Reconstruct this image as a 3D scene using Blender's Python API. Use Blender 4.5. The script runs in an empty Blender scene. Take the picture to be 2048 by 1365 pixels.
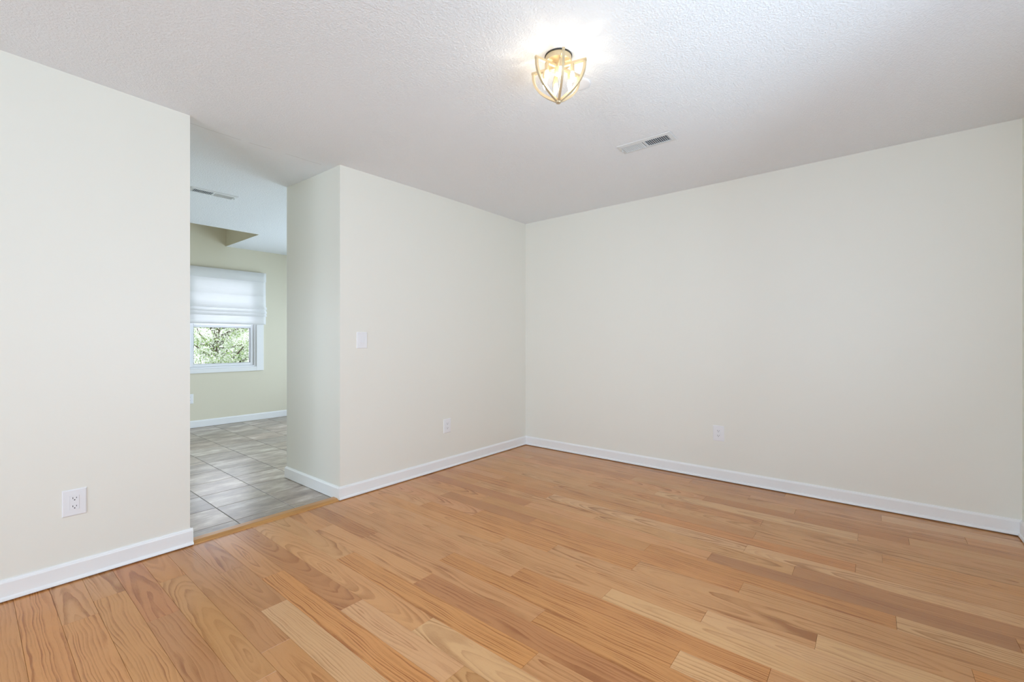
import bpy, bmesh, math, random
from mathutils import Vector, Matrix

# ------------------------------------------------------------------ scene, camera, light
S = bpy.context.scene
COL = S.collection
S.view_settings.view_transform = 'Standard'
S.view_settings.look = 'None'
S.view_settings.gamma = 1.0
S.view_settings.use_curve_mapping = False
S.view_settings.exposure = 0.0

YAW = math.radians(39.0)
cam_d = bpy.data.cameras.new('camera')
cam = bpy.data.objects.new('camera', cam_d)
COL.objects.link(cam)
cam.location = (0.0, 0.0, 1.155)
cam.rotation_euler = (math.radians(90), 0.0, YAW - math.radians(90))
cam_d.sensor_width = 36.0
cam_d.lens = 888.0 / 2048.0 * 36.0
cam_d.shift_y = -1.5 / 2048.0
cam_d.clip_start = 0.02
S.camera = cam

W = bpy.data.worlds.new('overcast_sky')
S.world = W
W.use_nodes = True
bg = W.node_tree.nodes['Background']
bg.inputs[0].default_value = (0.90, 0.955, 1.0, 1)
bg.inputs[1].default_value = 2.2


def area(name, loc, rot, sx, sy, power, color):
    d = bpy.data.lights.new(name, 'AREA')
    d.shape = 'RECTANGLE'
    d.size, d.size_y, d.energy, d.color = sx, sy, power, color
    o = bpy.data.objects.new(name, d)
    COL.objects.link(o)
    o.location = loc
    o.rotation_euler = rot
    return o


R90 = math.radians(90)
SKYC = (0.78, 0.962, 1.17)
S.cycles.max_bounces = 16
S.cycles.diffuse_bounces = 10
# daylight through the kitchen window and right-hand door; other area lamps are added fill,
# some of it level, some tilted up to brighten the ceiling
TILT = math.radians(37)
LV = {'near_up': 47, 'rear': 108, 'rear_up': 6, 'kdoor': 80, 'kwin': 9.5, 'kfill': 20, 'world': 2.0, 'bulb': 54.0, 'sun': 5.0}

area('near_fill_up', (1.55, -0.90, 1.20), (R90 + TILT, 0, 0), 1.5, 1.0, LV['near_up'], SKYC)  # added fill lamp outside the near window, tilted up to brighten the ceiling
area('rear_fill', (-3.18, 0.7, 1.40), (0, -R90, 0), 1.6, 2.3, LV['rear'], SKYC)  # added fill lamp behind the camera, set in the added rear opening
area('rear_fill_up', (-3.22, 0.7, 1.20), (0, -R90 - TILT, 0), 1.1, 2.3, LV['rear_up'], SKYC)  # second added fill at the rear opening, aimed up at the ceiling
area('daylight_kitchen_door', (4.47, 5.25, 1.15), (0, R90, 0), 1.9, 2.3, LV['kdoor'], SKYC)
area('kitchen_far_fill', (-0.35, 7.12, 1.1), (-R90, 0, 0), 1.5, 1.9, LV['kfill'], SKYC)  # added fill lamp at the unseen far door, evens out the ceiling shadow
area('daylight_kitchen_window', (2.25, 7.12, 1.42), (-R90, 0, 0), 0.74, 1.15, LV['kwin'], (0.86, 0.90, 1.12))
bg.inputs[1].default_value = LV['world']
sun_d = bpy.data.lights.new('sun', 'SUN')
sun_d.energy, sun_d.angle, sun_d.color = LV['sun'], math.radians(2.0), (1.0, 0.97, 0.92)
sun = bpy.data.objects.new('sun', sun_d)
COL.objects.link(sun)
sun.location = (8, 6, 12)
sun.rotation_euler = (0, math.radians(25), 0)          # high, from the right-hand side of the house

# ------------------------------------------------------------------ helpers


def tag(o, label=None, cat=None, group=None, kind=None):
    if label:
        o['label'] = label
    if cat:
        o['category'] = cat
    if group:
        o['group'] = group
    if kind:
        o['kind'] = kind
    return o


def link(name, me, mat=None, parent=None, smooth=False):
    o = bpy.data.objects.new(name, me)
    COL.objects.link(o)
    if mat:
        me.materials.append(mat)
    if parent:
        o.parent = parent
    if smooth:
        for p in me.polygons:
            p.use_smooth = True
    return o


def obj(name, bm, mat=None, parent=None, smooth=False):
    bmesh.ops.recalc_face_normals(bm, faces=bm.faces)
    me = bpy.data.meshes.new(name)
    bm.to_mesh(me)
    bm.free()
    return link(name, me, mat, parent, smooth)


def struct(o):
    o['kind'] = 'structure'
    return o


def empty(name, loc, rot=(0, 0, 0), parent=None):
    o = bpy.data.objects.new(name, None)
    COL.objects.link(o)
    o.empty_display_size = 0.05
    o.location = loc
    o.rotation_euler = rot
    if parent:
        o.parent = parent
    return o


def box(bm, x0, x1, y0, y1, z0, z1, bevel=0.0, seg=2):
    r = bmesh.ops.create_cube(bm, size=1.0)
    vs = r['verts']
    for v in vs:
        v.co = Vector((x0 + (v.co.x + .5) * (x1 - x0), y0 + (v.co.y + .5) * (y1 - y0), z0 + (v.co.z + .5) * (z1 - z0)))
    if bevel:
        es = {e for v in vs for e in v.link_edges}
        bmesh.ops.bevel(bm, geom=list(es), offset=bevel, segments=seg, affect='EDGES', profile=0.6)


def boxes(*bs):
    bm = bmesh.new()
    for b in bs:
        box(bm, *b)
    return bm


def prism(bm, prof, axis_pts):
    """closed profile [(a,b)] swept between two (fn) placements"""
    rings = []
    for f in axis_pts:
        rings.append([bm.verts.new(f(a, b)) for a, b in prof])
    n = len(prof)
    for i in range(len(rings) - 1):
        for k in range(n):
            bm.faces.new((rings[i][k], rings[i][(k + 1) % n], rings[i + 1][(k + 1) % n], rings[i + 1][k]))
    bm.faces.new(rings[0])
    bm.faces.new(list(reversed(rings[-1])))


def lathe(bm, prof, seg=32, off=(0, 0, 0)):
    """prof [(r,z)] around z, capped where r is 0"""
    rows = []
    for r, z in prof:
        if r < 1e-6:
            rows.append([bm.verts.new((off[0], off[1], off[2] + z))])
        else:
            rows.append([bm.verts.new((off[0] + r * math.cos(2 * math.pi * k / seg), off[1] + r * math.sin(2 * math.pi * k / seg), off[2] + z)) for k in range(seg)])
    for a, b in zip(rows[:-1], rows[1:]):
        for k in range(seg):
            k2 = (k + 1) % seg
            if len(a) == 1 and len(b) == 1:
                continue
            if len(a) == 1:
                bm.faces.new((a[0], b[k], b[k2]))
            elif len(b) == 1:
                bm.faces.new((a[k], a[k2], b[0]))
            else:
                bm.faces.new((a[k], a[k2], b[k2], b[k]))


def tube(bm, pts, rad, seg=8):
    """round tube along points; rad scalar or list"""
    pts = [Vector(p) for p in pts]
    rings = []
    for i, p in enumerate(pts):
        d = (pts[min(i + 1, len(pts) - 1)] - pts[max(i - 1, 0)]).normalized()
        u = d.orthogonal().normalized()
        w = d.cross(u)
        r = rad[i] if isinstance(rad, (list, tuple)) else rad
        rings.append([bm.verts.new(p + (u * math.cos(2 * math.pi * k / seg) + w * math.sin(2 * math.pi * k / seg)) * r) for k in range(seg)])
    for a, b in zip(rings[:-1], rings[1:]):
        for k in range(seg):
            bm.faces.new((a[k], a[(k + 1) % seg], b[(k + 1) % seg], b[k]))
    bm.faces.new(rings[0])
    bm.faces.new(rings[-1])


# ------------------------------------------------------------------ materials


class NT:
    def __init__(self, name):
        self.m = bpy.data.materials.new(name)
        self.m.use_nodes = True
        self.t = self.m.node_tree
        self.b = self.t.nodes['Principled BSDF']
        self.out = self.t.nodes['Material Output']

    def n(self, kind, **kw):
        nd = self.t.nodes.new(kind)
        for k, v in kw.items():
            setattr(nd, k, v)
        return nd

    def l(self, a, b):
        self.t.links.new(a, b)

    def math(self, op, a, b=None, c=None, clamp=False):
        nd = self.n('ShaderNodeMath', operation=op)
        nd.use_clamp = clamp
        for i, v in enumerate((a, b, c)):
            if v is None:
                continue
            if isinstance(v, (int, float)):
                nd.inputs[i].default_value = v
            else:
                self.l(v, nd.inputs[i])
        return nd.outputs[0]

    def noise(self, vec, scale, detail=2.0, rough=0.5):
        nd = self.n('ShaderNodeTexNoise')
        nd.inputs['Scale'].default_value = scale
        nd.inputs['Detail'].default_value = detail
        nd.inputs['Roughness'].default_value = rough
        if vec is not None:
            self.l(vec, nd.inputs['Vector'])
        return nd.outputs['Fac']

    def ramp(self, fac, stops):
        nd = self.n('ShaderNodeValToRGB')
        e = nd.color_ramp.elements
        while len(e) < len(stops):
            e.new(0.5)
        for el, (p, c) in zip(e, stops):
            el.position = p
            el.color = c if len(c) == 4 else (*c, 1)
        self.l(fac, nd.inputs[0])
        return nd.outputs[0]

    def mix(self, fac, a, b, blend='MIX'):
        nd = self.n('ShaderNodeMix', data_type='RGBA', blend_type=blend)
        for sock, v in ((nd.inputs['Factor'], fac), (nd.inputs[6], a), (nd.inputs[7], b)):
            if isinstance(v, (int, float)):
                sock.default_value = v
            elif isinstance(v, tuple):
                sock.default_value = v if len(v) == 4 else (*v, 1)
            else:
                self.l(v, sock)
        return nd.outputs[2]

    def bump(self, h, strength, dist):
        nd = self.n('ShaderNodeBump')
        nd.inputs['Strength'].default_value = strength
        nd.inputs['Distance'].default_value = dist
        self.l(h, nd.inputs['Height'])
        self.l(nd.outputs[0], self.b.inputs['Normal'])

    def set(self, col=None, rough=None, metal=None, spec=None):
        if col is not None:
            self.b.inputs['Base Color'].default_value = (*col, 1)
        if rough is not None:
            self.b.inputs['Roughness'].default_value = rough
        if metal is not None:
            self.b.inputs['Metallic'].default_value = metal
        if spec is not None:
            self.b.inputs['Specular IOR Level'].default_value = spec
        return self


def painted(name, col, rough=0.5, spec=0.35, scale=55.0, strength=0.06):
    t = NT(name).set(col, rough, spec=spec)
    tc = t.n('ShaderNodeTexCoord').outputs['Object']
    a = t.noise(tc, scale, 3.0, 0.6)
    big = t.noise(tc, 0.9, 2.0)
    t.l(t.mix(big, tuple(c * 0.995 for c in col), tuple(min(1, c * 1.005) for c in col)), t.b.inputs['Base Color'])
    t.bump(a, strength, 0.004)
    return t.m


M = {}
M['wall'] = painted('cream_wall_paint', (0.822, 0.815, 0.755), 0.42, 0.35)
M['kitchen'] = painted('yellow_cream_wall_paint', (0.74, 0.70, 0.57), 0.5, 0.3)
M['trim'] = painted('white_semigloss_paint', (0.87, 0.88, 0.89), 0.32, 0.45, 20, 0.02)
M['plastic'] = NT('white_plastic').set((0.84, 0.85, 0.88), 0.28, spec=0.5).m
M['slot'] = NT('dark_slot').set((0.02, 0.02, 0.022), 0.6).m
M['vinyl'] = NT('white_vinyl').set((0.86, 0.87, 0.90), 0.35).m
M['gasket'] = NT('grey_gasket').set((0.16, 0.17, 0.19), 0.5).m
M['vent'] = NT('white_enamelled_steel').set((0.70, 0.72, 0.73), 0.4).m
M['duct'] = NT('dark_duct').set((0.05, 0.065, 0.10), 0.5).m
M['gold'] = NT('champagne_gold_metal').set((0.62, 0.51, 0.34), 0.42, metal=0.6).m
M['rim'] = NT('black_gasket_ring').set((0.025, 0.022, 0.02), 0.5).m
M['bark'] = NT('bark').set((0.12, 0.09, 0.07), 0.9).m
M['subfloor'] = NT('dark_joint').set((0.16, 0.09, 0.045), 0.8).m


def make_ceiling():
    t = NT('textured_white_ceiling').set((0.865, 0.895, 0.93), 0.75, spec=0.2)
    tc = t.n('ShaderNodeTexCoord').outputs['Object']
    a = t.noise(tc, 105, 3.0, 0.6)
    b = t.noise(tc, 24, 2.0)
    sep = t.n('ShaderNodeSeparateXYZ')
    t.l(tc, sep.inputs[0])
    # the plastered strip where a wall once stood, in line with the opening
    wob = t.math('MULTIPLY', t.math('SUBTRACT', t.noise(tc, 5, 3), 0.5), 0.05)
    d = t.math('ABSOLUTE', t.math('SUBTRACT', t.math('ADD', sep.outputs[1], wob), 3.09))
    inx = t.math('MULTIPLY', t.math('GREATER_THAN', sep.outputs[0], 0.70), t.math('LESS_THAN', sep.outputs[0], 1.71))
    strip = t.math('MULTIPLY', inx, t.math('SUBTRACT', 1.0, t.math('DIVIDE', d, 0.14), clamp=True))
    strip = t.math('MULTIPLY', strip, 1.0, clamp=True)
    crack = t.math('MULTIPLY', inx, t.math('LESS_THAN', d, 0.0035))
    crack = t.math('MULTIPLY', crack, t.math('GREATER_THAN', t.noise(tc, 3.1, 2), 0.56))
    h = t.math('ADD', t.math('MULTIPLY', t.ramp(a, [(0.42, (0, 0, 0)), (0.62, (1, 1, 1))]), 0.7), t.math('MULTIPLY', b, 0.35))
    h = t.math('MULTIPLY', h, t.math('SUBTRACT', 1.0, t.math('MULTIPLY', strip, 0.6)))
    h = t.math('SUBTRACT', h, t.math('MULTIPLY', crack, 0.8))
    t.bump(h, 0.50, 0.005)
    sp = t.math('GREATER_THAN', t.noise(tc, 2.3, 6, 0.75), 0.80)
    c = t.mix(t.math('MULTIPLY', sp, 0.25), (0.865, 0.895, 0.93), (0.45, 0.43, 0.42))
    c = t.mix(t.math('MULTIPLY', crack, 0.25), c, (0.35, 0.34, 0.33))
    t.l(c, t.b.inputs['Base Color'])
    return t.m


M['ceiling'] = make_ceiling()


def make_oak():
    t = NT('oak_plank')
    at = t.n('ShaderNodeAttribute', attribute_name='tone')
    par = t.n('ShaderNodeAttribute', attribute_name='cut')       # a, depth, tilt (encoded)
    uv = t.n('ShaderNodeUVMap', uv_map='plank').outputs[0]
    s = t.n('ShaderNodeSeparateXYZ')
    t.l(uv, s.inputs[0])
    u, v = s.outputs[0], s.outputs[1]
    p = t.n('ShaderNodeSeparateXYZ')
    t.l(par.outputs['Vector'], p.inputs[0])
    a, dep, tilt = p.outputs[0], p.outputs[1], p.outputs[2]

    def vec(x, y, z=0.0):
        c = t.n('ShaderNodeCombineXYZ')
        for i, q in enumerate((x, y, z)):
            if isinstance(q, (int, float)):
                c.inputs[i].default_value = q
            else:
                t.l(q, c.inputs[i])
        return c.outputs[0]
    # slow wander of the growth rings along and across the board
    n1 = t.math('SUBTRACT', t.noise(vec(t.math('MULTIPLY', u, 7.0), t.math('MULTIPLY', v, 2.6)), 1.0, 2.0), 0.5)
    n2 = t.math('SUBTRACT', t.noise(vec(t.math('MULTIPLY', u, 30.0), t.math('MULTIPLY', v, 4.5), 4.0), 1.0, 3.0, 0.6), 0.5)
    du = t.math('ADD', t.math('SUBTRACT', u, a), t.math('MULTIPLY', n1, 0.055))
    dz = t.math('ADD', dep, t.math('ADD', t.math('MULTIPLY', v, tilt), t.math('MULTIPLY', n2, 0.008)))
    dz = t.math('ADD', dz, t.math('MULTIPLY', n1, 0.02))
    r = t.math('SQRT', t.math('ADD', t.math('MULTIPLY', du, du), t.math('MULTIPLY', dz, dz)))
    fr = t.n('ShaderNodeAttribute', attribute_name='pitch').outputs['Fac']
    f = t.math('MULTIPLY', r, fr)
    n3 = t.noise(vec(t.math('MULTIPLY', r, 22.0), t.math('MULTIPLY', v, 0.6), 9.0), 1.0, 3.0, 0.6)
    fw = t.math('ADD', f, t.math('MULTIPLY', n3, 4.5))
    saw = t.math('FRACT', fw)
    wn = t.n('ShaderNodeTexWhiteNoise', noise_dimensions='1D')
    t.l(t.math('ADD', t.math('FLOOR', fw), t.math('MULTIPLY', a, 977.0)), wn.inputs['W'])
    each = t.math('ADD', 0.22, t.math('MULTIPLY', t.math('POWER', wn.outputs['Value'], 1.4), 0.95))
    ring = t.ramp(saw, [(0.0, (0, 0, 0)), (0.35, (0.06, 0.06, 0.06)), (0.62, (0.55, 0.55, 0.55)), (0.86, (1, 1, 1)), (0.94, (0.8, 0.8, 0.8)), (1.0, (0, 0, 0))])
    ring = t.math('MULTIPLY', ring, each)
    # pores: short fine dashes, thickest in the dark early wood
    po = t.noise(vec(t.math('MULTIPLY', u, 520.0), t.math('MULTIPLY', v, 26.0), 2.0), 1.0, 2.0, 0.6)
    por = t.ramp(po, [(0.50, (0, 0, 0)), (0.68, (1, 1, 1))])
    amp = t.noise(vec(t.math('MULTIPLY', u, 9.0), t.math('MULTIPLY', v, 3.0), 7.0), 1.0, 2.0)
    amp = t.ramp(amp, [(0.34, (0.10, 0.10, 0.10)), (0.60, (1, 1, 1))])
    k = t.math('MULTIPLY', ring, amp)
    k = t.math('ADD', t.math('MULTIPLY', k, 1.2), t.math('MULTIPLY', por, t.math('ADD', 0.12, t.math('MULTIPLY', ring, 0.30))))
    k = t.math('MULTIPLY', k, at.outputs['Alpha'], clamp=True)
    dark = t.mix(1.0, at.outputs['Color'], (0.56, 0.43, 0.32), 'MULTIPLY')
    wide = t.noise(vec(t.math('MULTIPLY', u, 12.0), t.math('MULTIPLY', v, 1.6), 12.0), 1.0, 2.0)
    base = t.mix(t.math('MULTIPLY', wide, 0.5), at.outputs['Color'], t.mix(1.0, at.outputs['Color'], (0.86, 0.74, 0.66), 'MULTIPLY'))
    c = t.mix(k, base, dark)
    # rare small black pin knots
    kn = t.noise(vec(t.math('MULTIPLY', u, 38.0), t.math('MULTIPLY', v, 30.0), 20.0), 1.0, 1.0)
    c = t.mix(t.ramp(kn, [(0.835, (0, 0, 0)), (0.86, (1, 1, 1))]), c, (0.05, 0.03, 0.02))
    t.l(c, t.b.inputs['Base Color'])
    rg = t.math('ADD', 0.155, t.math('MULTIPLY', t.noise(vec(u, v), 6.0, 2.0), 0.08))
    t.l(rg, t.b.inputs['Roughness'])
    t.set(spec=0.44)
    hh = t.math('ADD', t.math('MULTIPLY', por, -0.4), t.math('MULTIPLY', t.noise(vec(u, v), 9.0, 2), 1.2))
    t.bump(hh, 0.10, 0.0012)
    return t.m


M['oak'] = make_oak()


def make_tile():
    t = NT('grey_stone_tile')
    tc = t.n('ShaderNodeUVMap', uv_map='tile').outputs[0]
    mp = t.n('ShaderNodeMapping')
    mp.inputs['Scale'].default_value = (3.0, 7.0, 1)
    t.l(tc, mp.inputs[0])
    at = t.n('ShaderNodeAttribute', attribute_name='tone')
    a = t.noise(mp.outputs[0], 1.0, 6.0, 0.62)
    mp2 = t.n('ShaderNodeMapping')
    mp2.inputs['Scale'].default_value = (14, 46.0, 1)
    t.l(tc, mp2.inputs[0])
    b = t.noise(mp2.outputs[0], 1.0, 4.0, 0.6)
    f = t.math('ADD', t.math('MULTIPLY', a, 0.80), t.math('MULTIPLY', b, 0.20))
    c = t.ramp(f, [(0.36, (0.21, 0.160, 0.125)), (0.45, (0.315, 0.255, 0.205)), (0.54, (0.43, 0.365, 0.30)), (0.62, (0.61, 0.555, 0.485))])
    c = t.mix(1.0, c, at.outputs['Color'], 'MULTIPLY')
    t.l(c, t.b.inputs['Base Color'])
    t.set(rough=0.29, spec=0.75)
    t.bump(f, 0.12, 0.002)
    return t.m


M['tile'] = make_tile()
M['grout'] = NT('grout').set((0.25, 0.23, 0.21), 0.85).m


def make_threshold():
    t = NT('orange_oak_threshold')
    tc = t.n('ShaderNodeTexCoord').outputs['Object']
    mp = t.n('ShaderNodeMapping')
    mp.inputs['Scale'].default_value = (3, 60, 60)
    t.l(tc, mp.inputs[0])
    f = t.noise(mp.outputs[0], 1.0, 4.0, 0.6)
    t.l(t.ramp(f, [(0.3, (0.44, 0.20, 0.055)), (0.7, (0.62, 0.32, 0.10))]), t.b.inputs['Base Color'])
    t.set(rough=0.3)
    return t.m


M['threshold'] = make_threshold()


def make_pane():
    t = NT('clear_glass')
    t.t.nodes.remove(t.b)
    tr = t.n('ShaderNodeBsdfTransparent')
    gl = t.n('ShaderNodeBsdfGlossy')
    gl.inputs['Roughness'].default_value = 0.02
    fr = t.n('ShaderNodeFresnel')
    fr.inputs[0].default_value = 1.3
    mx = t.n('ShaderNodeMixShader')
    t.l(fr.outputs[0], mx.inputs[0])
    t.l(tr.outputs[0], mx.inputs[1])
    t.l(gl.outputs[0], mx.inputs[2])
    t.l(mx.outputs[0], t.out.inputs[0])
    return t.m


M['pane'] = make_pane()


def translucent(name, col, amount, weave=0.0):
    t = NT(name)
    t.t.nodes.remove(t.b)
    df = t.n('ShaderNodeBsdfDiffuse')
    tl = t.n('ShaderNodeBsdfTranslucent')
    df.inputs[0].default_value = (*col, 1)
    tl.inputs[0].default_value = (*col, 1)
    mx = t.n('ShaderNodeMixShader')
    mx.inputs[0].default_value = amount
    if weave:
        tc = t.n('ShaderNodeTexCoord').outputs['Object']
        mp = t.n('ShaderNodeMapping')
        mp.inputs['Scale'].default_value = (6, 6, 260)
        t.l(tc, mp.inputs[0])
        f = t.noise(mp.outputs[0], 1.0, 3.0)
        c = t.mix(f, tuple(x * (1 - weave) for x in col), tuple(min(1, x * (1 + weave)) for x in col))
        t.l(c, df.inputs[0])
        t.l(c, tl.inputs[0])
    t.l(df.outputs[0], mx.inputs[1])
    t.l(tl.outputs[0], mx.inputs[2])
    t.l(mx.outputs[0], t.out.inputs[0])
    return t.m


M['shade'] = translucent('white_linen_shade', (0.93, 0.93, 0.93), 0.30, 0.05)
M['leaf'] = translucent('green_leaf', (0.40, 0.55, 0.22), 0.45)
M['petal'] = translucent('white_petal', (0.92, 0.94, 0.93), 0.45)


def make_bulb():
    t = NT('lit_warm_bulb')
    t.t.nodes.remove(t.b)
    e = t.n('ShaderNodeEmission')
    e.inputs[0].default_value = (1.0, 0.88, 0.70, 1)
    e.inputs[1].default_value = LV['bulb']
    t.l(e.outputs[0], t.out.inputs[0])
    return t.m


M['bulb'] = make_bulb()

# ------------------------------------------------------------------ room shell
YW, XR, YN, XB = 2.982, 3.921, -0.69, -3.00       # left wall, right wall, near wall, rear wall
OX0, OX1, YP = 0.802, 1.709, 3.82                 # opening and depth of the pier beside it
YF, XKL, XKR = 6.928, -1.40, 4.30                 # kitchen
H = 2.50


def ceil_z(x, y):
    z = 2.444 + 0.018 * min(1.0, max(0.0, (2.98 - y) / 3.5))
    z -= 0.026 * math.exp(-((x - 1.2) / 1.1) ** 2 - ((y - 3.0) / 0.7) ** 2)
    if y > 3.8:
        z += 0.008
    return z


RX0, RX1, RY0 = -0.6, 2.281, 5.84                 # raised tray of the kitchen ceiling


def make_ceiling_mesh():
    xs = sorted(set([round(-3.2 + 0.19 * i, 3) for i in range(41)] + [RX0, RX1, OX0, OX1]))
    ys = sorted(set([round(-0.85 + 0.19 * i, 3) for i in range(42)] + [RY0, YF, YW]))
    bm = bmesh.new()
    g = [[bm.verts.new((x, y, ceil_z(x, y))) for x in xs] for y in ys]
    for j in range(len(ys) - 1):
        for i in range(len(xs) - 1):
            cx, cy = (xs[i] + xs[i + 1]) / 2, (ys[j] + ys[j + 1]) / 2
            if RX0 < cx < RX1 and RY0 < cy < YF:
                continue
            bm.faces.new((g[j][i], g[j + 1][i], g[j + 1][i + 1], g[j][i + 1]))
    for f in bm.faces:
        f.normal_update()
    me = bpy.data.meshes.new('ceiling')
    bm.to_mesh(me)
    bm.free()
    return struct(link('ceiling', me, M['ceiling'], smooth=True))


make_ceiling_mesh()

W2 = dict(x0=0.8, x1=2.3, z0=0.75, z1=2.05)     # near-wall window behind the camera
W3 = dict(y0=-0.4, y1=1.8, z0=0.60, z1=2.10)        # added rear-wall window behind the camera, an opening for fill light
W1 = dict(x0=1.83, x1=2.67, z0=0.775, z1=2.03)     # kitchen window
D2 = dict(x0=-1.1, x1=0.4, z0=0.0, z1=2.05)          # added, unseen glass door in the kitchen far wall, for fill light
D1 = dict(y0=4.05, y1=6.45, z0=0.0, z1=2.05)       # kitchen glass door, right

struct(obj('wall_left', boxes((XB - .12, OX0, YW, YW + .12, -.05, H)), M['wall']))
struct(obj('wall_back', boxes((OX1, XR + .12, YW, YP, -.05, H)), M['wall']))
struct(obj('wall_right', boxes((XR, XR + .12, YN - .12, YW, -.05, H)), M['wall']))
struct(obj('wall_near', boxes((XB - .12, W2['x0'], YN - .12, YN, -.05, H), (W2['x1'], XR, YN - .12, YN, -.05, H),
                              (W2['x0'], W2['x1'], YN - .12, YN, -.05, W2['z0']), (W2['x0'], W2['x1'], YN - .12, YN, W2['z1'], H)), M['wall']))
struct(obj('wall_rear', boxes((XB - .12, XB, YN, W3['y0'], -.05, H), (XB - .12, XB, W3['y1'], YW, -.05, H),
                              (XB - .12, XB, W3['y0'], W3['y1'], -.05, W3['z0']), (XB - .12, XB, W3['y0'], W3['y1'], W3['z1'], H)), M['wall']))
struct(obj('wall_kitchen_far', boxes((XKL - .12, D2['x0'], YF, YF + .14, -.05, 3.25), (D2['x0'], D2['x1'], YF, YF + .14, D2['z1'], 3.25), (D2['x1'], W1['x0'], YF, YF + .14, -.05, 3.25), (W1['x1'], XKR + .12, YF, YF + .14, -.05, 3.25),
                                     (W1['x0'], W1['x1'], YF, YF + .14, -.05, W1['z0']), (W1['x0'], W1['x1'], YF, YF + .14, W1['z1'], 3.25)), M['kitchen']))
struct(obj('wall_kitchen_right', boxes((XKR, XKR + .12, YP, D1['y0'], -.05, H), (XKR, XKR + .12, D1['y1'], YF, -.05, H),
                                       (XKR, XKR + .12, D1['y0'], D1['y1'], D1['z1'], H), (XR + .12, XKR + .12, YW, YP, -.05, H)), M['kitchen']))
struct(obj('wall_kitchen_left', boxes((XKL - .12, XKL, YW + .12, YF, -.05, H)), M['kitchen']))
zt = ceil_z(1, 6.2)
struct(obj('wall_kitchen_tray', boxes((RX1, RX1 + .06, RY0 - .06, YF, zt + .002, 3.20), (RX0 - .06, RX0, RY0 - .06, YF, zt + .002, 3.20),
                                      (RX0, RX1, RY0 - .06, RY0, zt + .002, 3.20)), M['kitchen']))
struct(obj('ceiling_tray', boxes((RX0 - .06, RX1 + .06, RY0 - .06, YF, 3.20, 3.25)), M['ceiling']))

# ------------------------------------------------------------------ oak floor
E = [round(0.025 - 0.1115 * k, 4) for k in range(28, 0, -1)] + [
     0.025, 0.139, 0.25, 0.36, 0.47, 0.583, 0.689, 0.796, 0.906, 1.012, 1.118, 1.231, 1.34, 1.46, 1.567, 1.68, 1.79,
     1.898, 2.0, 2.11, 2.228, 2.34, 2.455, 2.562, 2.676, 2.788, 2.895, 2.995, 3.11, 3.235, 3.355, 3.47, 3.58, 3.69, 3.81, 3.925]
OFF = 28                                          # E[OFF] is the seam at x = 0.025
JO = {2: [2.541], 3: [2.675, 1.55], 4: [2.302, 1.2], 5: [2.631], 6: [1.749], 7: [2.022, 2.502, .83], 8: [2.292, .95], 9: [1.763, 1.122],
      10: [1.419], 11: [.957, 2.189], 12: [2.62, .36], 13: [1.085, 2.305], 14: [.554, 1.763], 15: [1.371, 2.587], 16: [.939, 2.1],
      17: [.545, 1.66], 18: [1.376, .165, 2.45], 19: [.939, -.273, 2.05], 20: [.474, 1.683, 2.494], 21: [.97, -.079, 2.2],
      22: [.673, 1.881, -.433], 23: [.304, 1.4, 2.5], 24: [1.851, .544], 25: [.063, 1.2, 2.4], 26: [.538, 1.95], 27: [1.156, -.044, 2.35],
      28: [.539, 1.75], 29: [1.268, .062, 2.5], 30: [-.167, .95, 2.1], 31: [.4, 1.55, 2.6], 32: [-.424, .7, 1.9], 33: [-.049, 1.15, 2.3], 34: [.5, 1.7]}
# plank colours seen in the photograph: (column, y inside the plank) -> tone
PALE, TAN, MID, ORG, RED, BRN, PINK, DKB = range(8)
RGB = [(0.630, 0.410, 0.200), (0.585, 0.340, 0.142), (0.560, 0.305, 0.115), (0.575, 0.295, 0.100),
       (0.485, 0.240, 0.092), (0.475, 0.250, 0.100), (0.590, 0.325, 0.140), (0.410, 0.210, 0.088)]
TN = {(0, 2.5): MID, (1, 2.5): ORG, (2, 2.8): TAN, (2, 2.0): MID, (3, 2.8): TAN, (3, 2.0): MID, (4, 2.6): RED, (4, 2.0): BRN,
      (5, 2.8): ORG, (5, 2.0): MID, (6, 2.3): BRN, (6, 1.5): MID, (7, 2.7): BRN, (7, 2.2): BRN, (7, 1.5): PALE, (8, 2.6): MID, (8, 1.5): ORG,
      (9, 2.5): RED, (9, 1.5): PALE, (9, 0.9): TAN, (10, 2): TAN, (10, 1): PALE, (11, 2.5): TAN, (11, 1.5): ORG, (11, .5): PINK,
      (12, 1.5): RED, (12, 2.8): MID, (13, 1.5): PINK, (13, .6): ORG, (13, 2.6): RED, (14, 2.2): PINK, (14, 1.2): ORG, (14, .2): PALE,
      (15, 2): PINK, (15, .9): ORG, (15, 2.8): TAN, (16, .5): PALE, (16, 1.5): TAN, (17, .1): PALE, (17, 1): TAN, (18, .8): TAN, (18, -.2): PALE,
      (18, 2): ORG, (19, .3): TAN, (19, 1.5): ORG, (20, 1): ORG, (20, 0): TAN, (20, 2.2): RED, (21, .5): ORG, (21, 1.5): MID, (21, -.4): PALE,
      (22, .1): DKB, (22, 1.2): PINK, (22, 2.4): RED, (23, 0): BRN, (23, 1): TAN, (24, 1): PALE, (24, 2.3): ORG, (24, 0): PALE, (25, .5): ORG,
      (25, -.3): TAN, (26, .1): TAN, (26, 1.2): MID, (27, .5): TAN, (28, 0.1): TAN, (28, 1): MID, (29, .6): PALE, (29, -.3): TAN,
      (30, .4): RED, (30, -.5): TAN, (31, 0): MID, (32, 0): TAN, (33, .5): MID, (33, -.3): PALE, (34, 0): MID}


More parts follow.
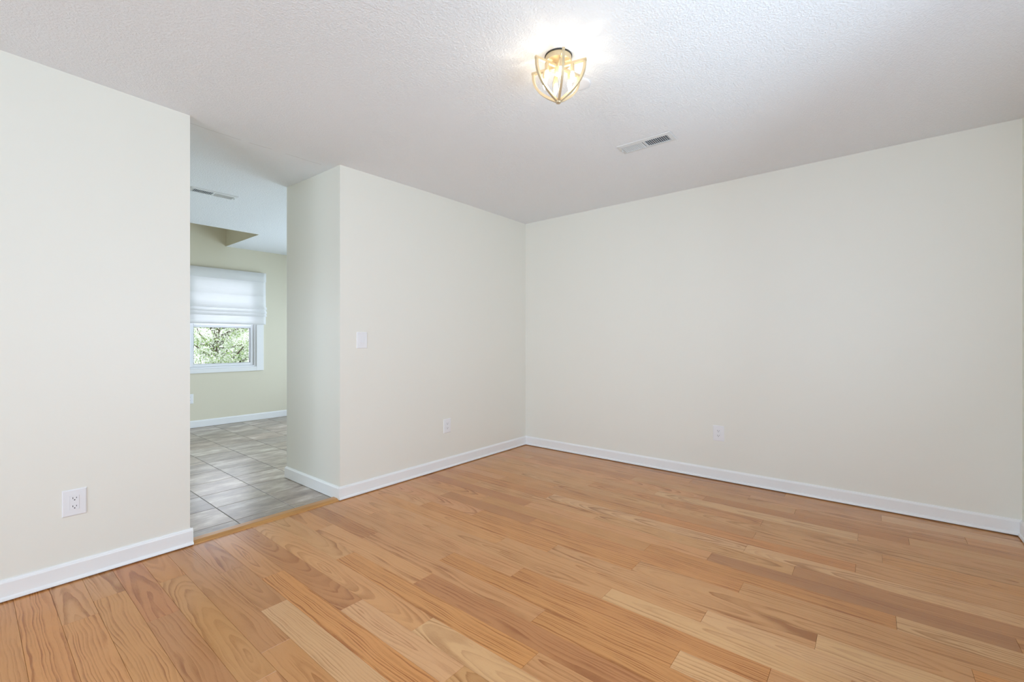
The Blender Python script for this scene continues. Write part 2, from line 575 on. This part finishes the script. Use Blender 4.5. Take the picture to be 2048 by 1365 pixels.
def make_floor():
    rnd = random.Random(11)
    bm = bmesh.new()
    uvl = bm.loops.layers.uv.new('plank')
    tone = bm.loops.layers.float_color.new('tone')
    cut = bm.loops.layers.float_vector.new('cut')
    pit = bm.loops.layers.float.new('pitch')
    Y0, Y1, TOP = YN, YW - 0.004, 0.0
    for i in range(len(E) - 1):
        col = i - OFF
        js = sorted(JO.get(col, []))
        ys = [Y0] + [j for j in js if Y0 < j < Y1] + [Y1]
        full = [ys[0]]
        for a, b in zip(ys[:-1], ys[1:]):
            n = int((b - a) / 1.45)
            for k in range(n):
                if col < 0 or b - a > 1.6:
                    full.append(a + (b - a) * (k + 1) / (n + 1) + rnd.uniform(-.25, .25))
            full.append(b)
        for a, b in zip(full[:-1], full[1:]):
            g = 0.0003
            x0, x1 = max(E[i] + g, XB), min(E[i + 1] - g, XR - .001)
            y0, y1 = a + g, b - g
            tidx = None
            for (c, yy), tv in TN.items():
                if c == col and y0 <= yy <= y1:
                    tidx = tv
            if tidx is None:
                tidx = rnd.choice([MID, MID, TAN, TAN, ORG, PINK, BRN])
            k = rnd.uniform(0.94, 1.06)
            rgb = [ch * k * hue * rnd.uniform(.98, 1.02) for ch, hue in zip(RGB[tidx], (1.12, 1.01, .97))]
            strength = rnd.uniform(0.7, 1.15)
            style = rnd.random()
            ctr = (x0 + x1) / 2
            pitch = rnd.uniform(50, 85)
            if style < 0.5:      # flat sawn: cathedrals
                ca, cd, ct = rnd.uniform(-.03, .03), rnd.uniform(-.02, .03), rnd.choice([-1, 1]) * rnd.uniform(.045, .13)
            elif style < 0.78:   # rift: long stripes
                pitch = rnd.uniform(75, 110)
                ca, cd, ct = rnd.choice([-1, 1]) * rnd.uniform(.07, .16), rnd.uniform(.02, .06), rnd.choice([-1, 1]) * rnd.uniform(.005, .03)
            else:                # half and half
                ca, cd, ct = rnd.choice([-1, 1]) * rnd.uniform(.035, .06), rnd.uniform(0.0, .04), rnd.choice([-1, 1]) * rnd.uniform(.02, .05)
            if tidx == ORG and y1 - y0 > .6:
                ca, cd, ct, pitch, strength = .085, .02, .02, 78, 1.25
            v0 = -(y0 + y1) / 2 + rnd.uniform(-.5, .5)
            bv = 0.0004
            ov = [(x0, y0), (x1, y0), (x1, y1), (x0, y1)]
            iv = [(x0 + bv, y0 + bv), (x1 - bv, y0 + bv), (x1 - bv, y1 - bv), (x0 + bv, y1 - bv)]
            lo = [bm.verts.new((x, y, -.006)) for x, y in ov]
            md = [bm.verts.new((x, y, -.0007)) for x, y in ov]
            hi = [bm.verts.new((x, y, TOP)) for x, y in iv]
            fs = [bm.faces.new(hi)]
            for q in range(4):
                fs.append(bm.faces.new((md[q], md[(q + 1) % 4], hi[(q + 1) % 4], hi[q])))
                fs.append(bm.faces.new((lo[q], lo[(q + 1) % 4], md[(q + 1) % 4], md[q])))
            for f in fs:
                for lp in f.loops:
                    lp[uvl].uv = (lp.vert.co.x - ctr, lp.vert.co.y + v0)
                    lp[tone] = (*rgb, strength)
                    lp[cut] = (ca, cd, ct)
                    lp[pit] = pitch
    box(bm, XB, XR - .001, YN, YW, -.03, -.006)
    for f in list(bm.faces)[-6:]:
        f.material_index = 1
        for lp in f.loops:
            lp[tone] = (.1, .06, .03, 0)
    bmesh.ops.recalc_face_normals(bm, faces=bm.faces)
    me = bpy.data.meshes.new('floor')
    bm.to_mesh(me)
    bm.free()
    o = link('floor', me, M['oak'])
    me.materials.append(M['subfloor'])
    return struct(o)


make_floor()


def make_tiles():
    rnd = random.Random(4)
    bm = bmesh.new()
    uvl = bm.loops.layers.uv.new('tile')
    tone = bm.loops.layers.float_color.new('tone')
    px, py = 0.341, 0.337
    i0, i1 = int((XKL - 1.435) / px) - 1, int((XKR - 1.435) / px) + 1
    j1 = int((YF - 3.173) / py) + 1
    g = 0.0016
    for i in range(i0, i1 + 1):
        for j in range(-1, j1 + 1):
            x0, x1 = max(1.435 + i * px + g, XKL), min(1.435 + (i + 1) * px - g, XKR)
            y0, y1 = max(3.173 + j * py + g, YW + .001), min(3.173 + (j + 1) * py - g, YF)
            if x1 - x0 < .01 or y1 - y0 < .01:
                continue
            k = rnd.uniform(.82, 1.16)
            c = (k * rnd.uniform(.97, 1.03), k, k * rnd.uniform(.97, 1.03), 1)
            ou, ow = rnd.uniform(0, 50), rnd.uniform(0, 50)
            bv = .002
            lo = [bm.verts.new((x, y, -.004)) for x, y in ((x0, y0), (x1, y0), (x1, y1), (x0, y1))]
            hi = [bm.verts.new((x, y, 0)) for x, y in ((x0 + bv, y0 + bv), (x1 - bv, y0 + bv), (x1 - bv, y1 - bv), (x0 + bv, y1 - bv))]
            fs = [bm.faces.new(hi)] + [bm.faces.new((lo[q], lo[(q + 1) % 4], hi[(q + 1) % 4], hi[q])) for q in range(4)]
            for f in fs:
                for lp in f.loops:
                    lp[uvl].uv = (lp.vert.co.x + ou, lp.vert.co.y + ow)
                    lp[tone] = c
    nf = len(bm.faces)
    box(bm, XKL, XKR, YW + .001, YF, -.03, -.0016)
    bm.faces.ensure_lookup_table()
    for f in list(bm.faces)[nf:]:
        f.material_index = 1
    bmesh.ops.recalc_face_normals(bm, faces=bm.faces)
    me = bpy.data.meshes.new('floor_kitchen')
    bm.to_mesh(me)
    bm.free()
    o = link('floor_kitchen', me, M['tile'])
    me.materials.append(M['grout'])
    return struct(o)


make_tiles()

# threshold strip between oak and tile
bm = bmesh.new()
tp = [(-.062, 0.0), (-.060, .004), (-.040, .0125), (-.030, .0145), (.012, .0145), (.018, .012), (.020, .0), (.02, -.003), (-.062, -.003)]
prism(bm, tp, [lambda a, b: Vector((OX0 + .014, 3.032 + a, b)), lambda a, b: Vector((OX1 - .014, 3.032 + a, b))])
struct(obj('trim_1', bm, M['threshold']))

# ------------------------------------------------------------------ baseboards
BB = [(0, 0.006), (.021, .006), (.0215, .010), (.019, .018), (.0125, .022), (.0125, .082), (.010, .088), (.0065, .091), (.0045, .096), (0, .096)]


BB2 = [(0, .003), (.0125, .003), (.0125, .082), (.010, .088), (.0065, .091), (.0045, .096), (0, .096)]     # the same board without a shoe


def baseboard(name, x0, y0, x1, y1, nx, ny, e0=0.0, e1=0.0, BB=BB):
    """runs from p0 to p1 on the wall face, profile grows along the normal (nx, ny); e0/e1 = mitre factor at the ends"""
    bm = bmesh.new()
    d = Vector((x1 - x0, y1 - y0, 0)).normalized()
    n = Vector((nx, ny, 0))
    prism(bm, BB, [lambda a, b: Vector((x0, y0, b)) + n * a + d * (a * e0), lambda a, b: Vector((x1, y1, b)) + n * a + d * (a * e1)])
    return struct(obj(name, bm, M['trim']))


baseboard('baseboard_left', XB, YW, OX0 + .0125, YW, 0, -1, 1, 0)
baseboard('baseboard_left_end', OX0, YW, OX0, YW + .12, 1, 0, 0, 0, BB2)
baseboard('baseboard_back', OX1 - .0125, YW, XR, YW, 0, -1, 0, -1)
baseboard('baseboard_pier', OX1, YW, OX1, YP, -1, 0, 0, 1, BB2)
baseboard('baseboard_pier_end', OX1, YP, XR, YP, 0, 1, -1, 0, BB2)
baseboard('baseboard_right', XR, YN, XR, YW, -1, 0, 1, -1)
baseboard('baseboard_near', XB, YN, XR, YN, 0, 1, 1, -1)
baseboard('baseboard_rear', XB, YN, XB, YW, 1, 0, 1, -1)
baseboard('baseboard_kitchen_far', D2['x1'] + .066, YF, XKR, YF, 0, -1, 0, 0, BB2)
baseboard('baseboard_kitchen_back', XKL, YW + .12, OX0, YW + .12, 0, 1, 0, 0, BB2)

# ------------------------------------------------------------------ windows and glass doors


def frame_ring(bm, u0, u1, z0, z1, w, put, d0, d1, bottom=None):
    """rectangular ring of four bars, put(u, d, z) places it"""
    bt = w if bottom is None else bottom
    for a0, a1, c0, c1 in ((u0, u0 + w, z0, z1), (u1 - w, u1, z0, z1), (u0 + w, u1 - w, z1 - w, z1), (u0 + w, u1 - w, z0, z0 + bt)):
        p, q = put(a0, d0, c0), put(a1, d1, c1)
        box(bm, min(p[0], q[0]), max(p[0], q[0]), min(p[1], q[1]), max(p[1], q[1]), c0, c1, 0.002, 1)


def window(name, u0, u1, z0, z1, put, sashes=2, casing=0.065, door=False):
    root = struct(empty(name, put((u0 + u1) / 2, 0, z0)))
    inv = Matrix.Translation(-root.location)

    def part(nm, bm, mat, smooth=False):
        bm.transform(inv)
        return obj(nm, bm, mat, root)
    bm = bmesh.new()
    frame_ring(bm, u0 - casing, u1 + casing, z0 - (0 if door else casing), z1 + casing, casing + .004, put, -.017, -.0005)
    part('casing', bm, M['trim'])
    bm = bmesh.new()
    frame_ring(bm, u0 + .001, u1 - .001, z0 + .001, z1 - .001, .03, put, .0, .118)
    part('window_frame', bm, M['vinyl'])
    w = (u1 - u0 - .062) / sashes
    for k in range(sashes):
        a, b = u0 + .031 + w * k, u0 + .031 + w * (k + 1)
        bm = bmesh.new()
        frame_ring(bm, a, b, z0 + .031, z1 - .031, .042, put, .045 + .02 * k, .075 + .02 * k)
        part('sash', bm, M['vinyl'])
        bm = bmesh.new()
        p, q = put(a + .04, .058 + .02 * k, z0 + .07), put(b - .04, .062 + .02 * k, z1 - .07)
        box(bm, min(p[0], q[0]), max(p[0], q[0]), min(p[1], q[1]), max(p[1], q[1]), p[2], q[2])
        part('pane', bm, M['pane'])
    return root


window('window_2', W2['x0'], W2['x1'], W2['z0'], W2['z1'], lambda u, d, z: (u, YN - d, z))
window('added_window', W3['y0'], W3['y1'], W3['z0'], W3['z1'], lambda u, d, z: (XB - d, u, z))  # unseen window, added to let in fill from the rear
window('added_door', D2['x0'], D2['x1'], D2['z0'], D2['z1'], lambda u, d, z: (u, YF + d, z), door=True)  # unseen glass door, added for the kitchen fill
window('door_1', D1['y0'], D1['y1'], D1['z0'], D1['z1'], lambda u, d, z: (XKR + d, u, z), door=True)


def kitchen_window():
    root = struct(empty('window_1', (2.25, YF, W1['z0'])))
    inv = Matrix.Translation(-root.location)
    put = lambda u, d, z: (u, YF + d, z)

    def part(nm, bm, mat):
        bm.transform(inv)
        return obj(nm, bm, mat, root)
    bm = bmesh.new()
    frame_ring(bm, 1.736, 2.762, 0.717, 2.10, .096, put, -.018, -.0045, .060)
    part('casing', bm, M['trim'])
    bm = bmesh.new()
    frame_ring(bm, W1['x0'] + .001, W1['x1'] - .001, W1['z0'] + .001, W1['z1'] - .001, .032, put, -.004, .138, .022)
    part('window_frame', bm, M['vinyl'])
    bm = bmesh.new()
    for u0, u1, z0, z1 in ((1.864, 1.905, .80, 2.0), (2.592, 2.636, .80, 2.0), (1.905, 2.592, .80, .836), (1.905, 2.592, 1.33, 1.385), (1.905, 2.592, 1.96, 2.0)):
        box(bm, u0, u1, YF + .010, YF + .066, z0, z1, .003, 1)
    part('sash', bm, M['vinyl'])
    bm = bmesh.new()
    box(bm, 1.905, 2.592, YF + .005, YF + .012, 1.352, 1.372, .001, 1)
    part('sash_rail', bm, M['vinyl'])
    bm = bmesh.new()
    for u0, u1, z0, z1 in ((1.9045, 1.909, .836, 1.33), (2.588, 2.593, .836, 1.33), (1.909, 2.588, .836, .8395), (1.909, 2.588, 1.3265, 1.3305)):
        box(bm, u0, u1, YF + .014, YF + .050, z0, z1)
    part('glazing_gasket', bm, M['gasket'])
    bm = boxes((1.90, 2.60, YF + .046, YF + .050, .82, 1.34), (1.90, 2.60, YF + .046, YF + .050, 1.38, 1.97))
    part('pane', bm, M['pane'])


kitchen_window()


def roman_shade():
    root = empty('roman_shade', (2.25, YF - .02, 2.13))
    tag(root, 'white linen roman shade half raised over the kitchen window', 'blind')
    inv = Matrix.Translation(-root.location)
    x0, x1, Y = 1.715, 2.775, YF - .062

    def sheet(nm, prof, xa, xb, th=.0016, n=28):
        bm = bmesh.new()
        rnd = random.Random(3)
        front, back = [], []
        for i in range(n + 1):
            x = xa + (xb - xa) * i / n
            w = .0012 * math.sin(i * .9) + .0008 * math.sin(i * 2.3)
            front.append([bm.verts.new((x, y + w * (1 if 0 < k else 0), z - .004 * abs(math.sin(i * math.pi / n)) * (k / len(prof)))) for k, (y, z) in enumerate(prof)])
        for a, b in zip(front[:-1], front[1:]):
            for k in range(len(prof) - 1):
                bm.faces.new((a[k], a[k + 1], b[k + 1], b[k]))
        bm.transform(inv)
        o = obj(nm, bm, M['shade'], root, True)
        sm = o.modifiers.new('thickness', 'SOLIDIFY')
        sm.thickness = th
        return o
    bm = boxes((x0 + .005, x1 - .005, YF - .055, YF - .0195, 2.085, 2.126))
    bm.transform(inv)
    obj('headrail', bm, M['trim'], root)
    sheet('valance', [(Y + .044, 2.128), (Y + .006, 2.130), (Y, 2.127), (Y - .001, 2.06), (Y - .002, 2.003), (Y + .0015, 2.000)], x0, x1 + .002)
    # main cloth: seams of the ribs, three stacked folds at the bottom
    pr = [(Y + .012, 2.08), (Y + .010, 2.0), (Y + .009, 1.90), (Y + .008, 1.797), (Y + .003, 1.790), (Y + .008, 1.784), (Y + .006, 1.70), (Y + .002, 1.645)]
    pr += [(Y - .022, 1.622), (Y - .034, 1.606), (Y - .036, 1.600), (Y - .030, 1.596), (Y - .004, 1.612), (Y - .008, 1.590),
           (Y - .028, 1.558), (Y - .034, 1.548), (Y - .032, 1.543), (Y - .026, 1.543), (Y - .002, 1.566), (Y - .004, 1.550),
           (Y - .022, 1.512), (Y - .027, 1.502), (Y - .024, 1.497), (Y - .018, 1.498), (Y + .004, 1.530), (Y + .006, 1.500), (Y + .004, 1.44), (Y + .003, 1.385), (Y + .006, 1.383)]
    sheet('shade_cloth', pr, x0, x1)
    bm = bmesh.new()
    box(bm, x0 + .004, x1 - .03, Y + .006, Y + .016, 1.378, 1.402, .002, 1)
    bm.transform(inv)
    obj('hem_bar', bm, M['shade'], root)
    bm = bmesh.new()
    tube(bm, [(x1 - .035, Y + .002, 1.384), (x1 - .022, Y - .001, 1.388), (x1 - .010, Y + .002, 1.384)], .003, 6)
    bm.transform(inv)
    obj('cord_toggle', bm, M['vent'], root)
    return root


roman_shade()

# ------------------------------------------------------------------ outlets and switch


def plate_bm(w, h, t=.0055):
    """screwless cover plate in the xz plane, growing to -y, softly pillowed, with a decorator window"""
    bm = bmesh.new()
    nx = 8
    ow, oh = .0167, .0335
    loops = []
    for (hw, hh, y) in ((w / 2, h / 2, 0), (w / 2, h / 2, -t * .35), (w / 2 - .0015, h / 2 - .0015, -t * .75), (w / 2 - .004, h / 2 - .004, -t), (ow + .002, oh + .002, -t - .0004), (ow, oh, -t - .0004), (ow, oh, -.001)):
        loops.append([bm.verts.new((sx * hw, y, sz * hh)) for sx, sz in ((-1, -1), (1, -1), (1, 1), (-1, 1))])
    for a, b in zip(loops[:-1], loops[1:]):
        for k in range(4):
            bm.faces.new((a[k], a[(k + 1) % 4], b[(k + 1) % 4], b[k]))
    bm.faces.new(loops[0])
    bm.faces.new(loops[-1])
    return bm


def outlet_proto():
    root = empty('wall_outlet', (0, 0, 0))
    obj('cover_plate', plate_bm(.086, .126), M['plastic'], root)
    bm = bmesh.new()
    box(bm, -.0163, .0163, -.0072, -.001, -.0331, .0331, .0006, 1)
    obj('receptacle', bm, M['plastic'], root)
    for s in (1, -1):
        zc = .0195 * s
        for x, hh in ((-.0063, .0042), (.0063, .0034)):
            bm = bmesh.new()
            box(bm, x - .0011, x + .0011, -.00735, -.0065, zc + .003 - hh, zc + .003 + hh)
            obj('slot', bm, M['slot'], root)
        bm = bmesh.new()
        lathe(bm, [(0, 0), (.0026, 0), (.0026, .0009), (0, .0009)], 14)
        bm.transform(Matrix.Translation((0, -.00645, zc - .0065)) @ Matrix.Rotation(R90, 4, 'X'))
        obj('ground_hole', bm, M['slot'], root)
    return root


def copy_tree(o, parent=None):
    c = o.copy()
    COL.objects.link(c)
    if parent:
        c.parent = parent
    for ch in list(o.children):
        copy_tree(ch, c)
    return c


op = outlet_proto()
OUT = [((0.3355, YW, .375), 0, 'nearest white wall outlet, low on the wall left of the kitchen opening'),
       ((2.7495, YW, .382), 0, 'white wall outlet low on the wall between the kitchen opening and the corner'),
       ((XR, .981, .387), -R90, 'white wall outlet low on the wide blank wall to the right of the corner'),
       ((1.856, YF, .385), 0, 'far white wall outlet below the kitchen window, half hidden by the wall edge')]
for k, (loc, rz, lab) in enumerate(OUT):
    o = op if k == 0 else copy_tree(op)
    o.location = loc
    o.rotation_euler = (0, 0, rz)
    tag(o, lab, 'outlet', 'white wall outlets')

sw = empty('light_switch', (1.886, YW, 1.155))
tag(sw, 'white rocker light switch at hand height beside the kitchen opening', 'light switch')
obj('cover_plate', plate_bm(.088, .122), M['plastic'], sw)
bm = boxes((-.0163, .0163, -.0056, -.001, -.0331, .0331))
obj('switch_frame', bm, M['plastic'], sw)
bm = bmesh.new()
prism(bm, [(-.0045, -.0215), (-.0086, -.0205), (-.0068, 0), (-.0060, .0212), (-.0045, .0215)],
      [lambda a, b: Vector((-.0125, a, b)), lambda a, b: Vector((.0125, a, b))])
obj('rocker', bm, M['plastic'], sw)

# ------------------------------------------------------------------ ceiling registers


def register_proto():
    root = empty('ceiling_vent', (0, 0, 0))
    L, Wd, b = .360, .142, .026                  # long axis x, hangs down to -z
    bm = bmesh.new()
    pr = ((L / 2, Wd / 2, 0), (L / 2 - .002, Wd / 2 - .002, -.004), (L / 2 - b, Wd / 2 - b, -.0085), (L / 2 - b - .001, Wd / 2 - b - .001, -.001))
    lo = [[bm.verts.new((sx * x, sy * y, z)) for sx, sy in ((-1, -1), (1, -1), (1, 1), (-1, 1))] for x, y, z in pr]
    for a, c in zip(lo[:-1], lo[1:]):
        for k in range(4):
            bm.faces.new((a[k], a[(k + 1) % 4], c[(k + 1) % 4], c[k]))
    box(bm, -.007, .007, -Wd / 2 + b, Wd / 2 - b, -.0085, -.001)
    obj('vent_frame', bm, M['vent'], root)
    bm = boxes((-L / 2 + b, L / 2 - b, -Wd / 2 + b, Wd / 2 - b, -.0016, -.0006))
    obj('duct_opening', bm, M['duct'], root)
    n = 11
    for s in (-1, 1):
        for k in range(n):
            x = s * (.013 + (L / 2 - b - .013) * (k + .5) / n)
            bm = bmesh.new()
            tl, th = (.0010, .0014) if s > 0 else (-.0030, .0007)
            y0, y1 = -Wd / 2 + b, Wd / 2 - b
            prism(bm, [(x - tl - th, -.0022), (x - tl + th, -.0022), (x + tl + th, -.0082), (x + tl - th, -.0082)],
                  [lambda a, c: Vector((a, y0, c)), lambda a, c: Vector((a, y1, c))])
            obj('louver', bm, M['vent'], root)
    for s in (-1, 1):
        bm = bmesh.new()
        lathe(bm, [(0, -.0072), (.003, -.0068), (.004, -.0055), (.004, -.004)], 12, (s * (L / 2 - .011), 0, 0))
        obj('screw', bm, M['vent'], root, True)
    bm = boxes((-L / 2 + .0135, -L / 2 + .0165, -.004, .010, -.017, -.006))
    obj('damper_lever', bm, M['vent'], root)
    bm = boxes((-L / 2 + .0225, -L / 2 + .0255, -.016, .018, -.0072, -.006))
    obj('lever_slot', bm, M['slot'], root)
    return root


vp = register_proto()
vp.location = (2.823, 1.153, ceil_z(2.823, 1.153) - .0005)
vp.rotation_euler = (0, 0, -R90)
tag(vp, 'white metal ceiling vent with louvers, to the right of the gold light', 'vent', 'ceiling vents')
v2 = copy_tree(vp)
v2.location = (1.384, 4.512, ceil_z(1.384, 4.512) - .0005)
v2.rotation_euler = (0, 0, math.pi)
tag(v2, 'white metal ceiling vent on the kitchen ceiling beyond the opening', 'vent', 'ceiling vents')

# round blank cover on the ceiling behind the light
bm = bmesh.new()
lathe(bm, [(0, -.0065), (.040, -.0062), (.052, -.005), (.057, -.0025), (.058, 0), (0, 0)], 48)
cp = obj('blank_cover_plate', bm, M['plastic'], None, True)
cp.location = (1.959, 1.150, ceil_z(1.959, 1.15) - .0005)
tag(cp, 'round flat white blank cover plate on the ceiling behind the gold light', 'cover plate')

# ------------------------------------------------------------------ the gold cage light


def light_fixture():
    cx, cy = 1.713, 1.114
    zc = ceil_z(cx, cy)
    root = empty('ceiling_light', (cx, cy, zc))
    tag(root, 'champagne gold flush ceiling light with six curved ribs and lit candle bulbs', 'ceiling light')
    bm = bmesh.new()
    lathe(bm, [(0, 0), (.0625, 0), (.0625, -.0055), (0, -.0055)], 48)
    obj('gasket_ring', bm, M['rim'], root)
    bm = bmesh.new()
    lathe(bm, [(.060, -.0055), (.0605, -.008), (.0605, -.028), (.0595, -.030), (.057, -.0305), (0, -.0305)], 48)
    can = obj('canopy', bm, M['gold'], root)
    bm = bmesh.new()
    lathe(bm, [(.0172, -.0305), (.0172, -.080), (.0160, -.082), (0, -.082)], 32)
    obj('hub', bm, M['gold'], root, False)
    R, zt, zb = .130, -.047, -.211
    fa = Vector((-math.cos(YAW), -math.sin(YAW), 0))
    ra = Vector((math.sin(YAW), -math.cos(YAW), 0))
    hw = .0055
    for k in range(6):
        ph = math.radians(4 + 60 * k)
        d = fa * math.cos(ph) + ra * math.sin(ph)
        n = Vector((-d.y, d.x, 0))
        # centre line: along the top bar outwards, then down the bow to the tip
        pts = [(.016, zt), (.05, zt), (R - .004, zt)]
        N = 22
        outer = []
        for i in range(N + 1):
            s = i / N
            outer.append((R * (1 - s ** 2.45) + .004 * s, zt - s * (zt - zb)))
        bm = bmesh.new()
        # top bar
        prism(bm, [(-hw, zt + hw), (hw, zt + hw), (hw, zt - hw), (-hw, zt - hw)],
              [lambda a, z: d * .014 + n * a + Vector((0, 0, z)), lambda a, z: d * (R + .002) + n * a + Vector((0, 0, z))])
        # bow: rectangular bar swept in the plane of d and z
        prof = []
        for i, (r, z) in enumerate(outer):
            r0, z0 = outer[max(i - 1, 0)]
            r1, z1 = outer[min(i + 1, N)]
            tx, tz = r1 - r0, z1 - z0
            L = math.hypot(tx, tz)
            nx, nz = -tz / L, tx / L
            prof.append((r, z, nx, nz))
        rings = []
        for r, z, nx, nz in prof:
            q = []
            for sa, sb in ((-1, 0), (1, 0), (1, 1), (-1, 1)):
                rr, zz = r - nx * .011 * sb, z - nz * .011 * sb
                q.append(bm.verts.new(d * rr + n * (hw * sa) + Vector((0, 0, zz))))
            rings.append(q)
        for a, b in zip(rings[:-1], rings[1:]):
            for m in range(4):
                bm.faces.new((a[m], a[(m + 1) % 4], b[(m + 1) % 4], b[m]))
        bm.faces.new(rings[0])
        bm.faces.new(rings[-1])
        obj('rib', bm, M['gold'], root)
        c = d * .067
        candle(root, c, zt - hw)
    bm = bmesh.new()
    lathe(bm, [(0, zb - .003), (.010, zb - .002), (.013, zb + .002), (.013, zb + .008), (.004, zb + .012), (0, zb + .012)], 20)
    obj('finial', bm, M['gold'], root, True)
    return root


def candle(root, c, ztop, ln=.034):
    bm = bmesh.new()
    lathe(bm, [(0, ztop), (.0085, ztop), (.0085, ztop - ln), (.0065, ztop - ln - .002), (0, ztop - ln - .002)], 20, (c.x, c.y, 0))
    s = obj('candle_sleeve', bm, M['gold'], root)
    z = ztop - ln - .002
    bm = bmesh.new()
    lathe(bm, [(.005, z), (.0075, z - .004), (.0095, z - .014), (.0092, z - .024), (.006, z - .036), (.002, z - .044), (0, z - .047)], 16, (c.x, c.y, 0))
    obj('bulb', bm, M['bulb'], s, True)


light_fixture()

# ------------------------------------------------------------------ outside: flowering tree and ground
struct(obj('ground', boxes((-14, 18, -14, 22, -.6, -.5)), NT('lawn').set((0.10, 0.16, 0.06), 0.9).m))


def tree():
    rnd = random.Random(8)
    root = empty('flowering_tree', (3.1, 9.7, -.5))
    tag(root, 'tree covered in white blossom seen through the kitchen window', 'tree')
    C = Vector((0, 0, 1.65))
    bm = bmesh.new()
    tube(bm, [(0, .3, 0), (.05, .25, .6), (-.05, .2, 1.2), (-.02, .1, 1.9), (.1, .2, 2.9)], [.10, .085, .07, .05, .02], 10)
    obj('trunk', bm, M['bark'], root, True)
    tips = []
    for k in range(26):
        a = rnd.uniform(0, 6.28)
        z0 = rnd.uniform(.7, 1.9)
        L = rnd.uniform(.7, 1.4)
        p = [Vector((-.03, .18, z0))]
        dr = Vector((math.cos(a), math.sin(a) * .8 - .25, rnd.uniform(.05, .7))).normalized()
        for s in range(4):
            dr = (dr + Vector((rnd.uniform(-.35, .35), rnd.uniform(-.35, .35), rnd.uniform(-.2, .35)))).normalized()
            p.append(p[-1] + dr * L / 4)
        bm = bmesh.new()
        tube(bm, p, [.026, .021, .016, .010, .004], 6)
        obj('branch', bm, M['bark'], root, True)
        tips += p[1:]

    def flakes(name, mat, n, smin, smax, petals):
        bm = bmesh.new()
        for i in range(n):
            while True:
                q = Vector((rnd.uniform(-1, 1), rnd.uniform(-1, 1), rnd.uniform(-1, 1)))
                if q.length < 1:
                    break
            if rnd.random() < .35:
                b = rnd.choice(tips) + Vector((rnd.gauss(0, .07), rnd.gauss(0, .07), rnd.gauss(0, .07)))
            else:
                b = C + Vector((q.x * 1.7, q.y * .9, q.z * 1.45))
            # gather in loose sprays
            f = Vector((math.sin(b.x * 19 + b.z * 7), math.sin(b.y * 17 + b.x * 5), math.sin(b.z * 21 + b.y * 9))) * .035
            b = b + f
            s = rnd.uniform(smin, smax)
            rot = Matrix.Rotation(rnd.uniform(0, 6.28), 3, 'Z') @ Matrix.Rotation(rnd.uniform(0, 3.14), 3, 'X') @ Matrix.Rotation(rnd.uniform(0, 6.28), 3, 'Y')
            if petals:
                vs = []
                for m in range(10):
                    rr = s if m % 2 == 0 else s * .55
                    vs.append(bm.verts.new(b + rot @ Vector((rr * math.cos(m * .628), rr * math.sin(m * .628), .25 * s * (m % 2 == 0)))))
                bm.faces.new(vs)
            else:
                vs = [bm.verts.new(b + rot @ Vector(w)) for w in ((0, -s, 0), (s * .45, 0, s * .1), (0, s, 0), (-s * .45, 0, s * .1))]
                bm.faces.new(vs)
        return tag(obj(name, bm, mat, root), kind='stuff')
    flakes('blossom', M['petal'], 34000, .009, .019, True)
    flakes('foliage', M['leaf'], 12000, .012, .028, False)


tree()
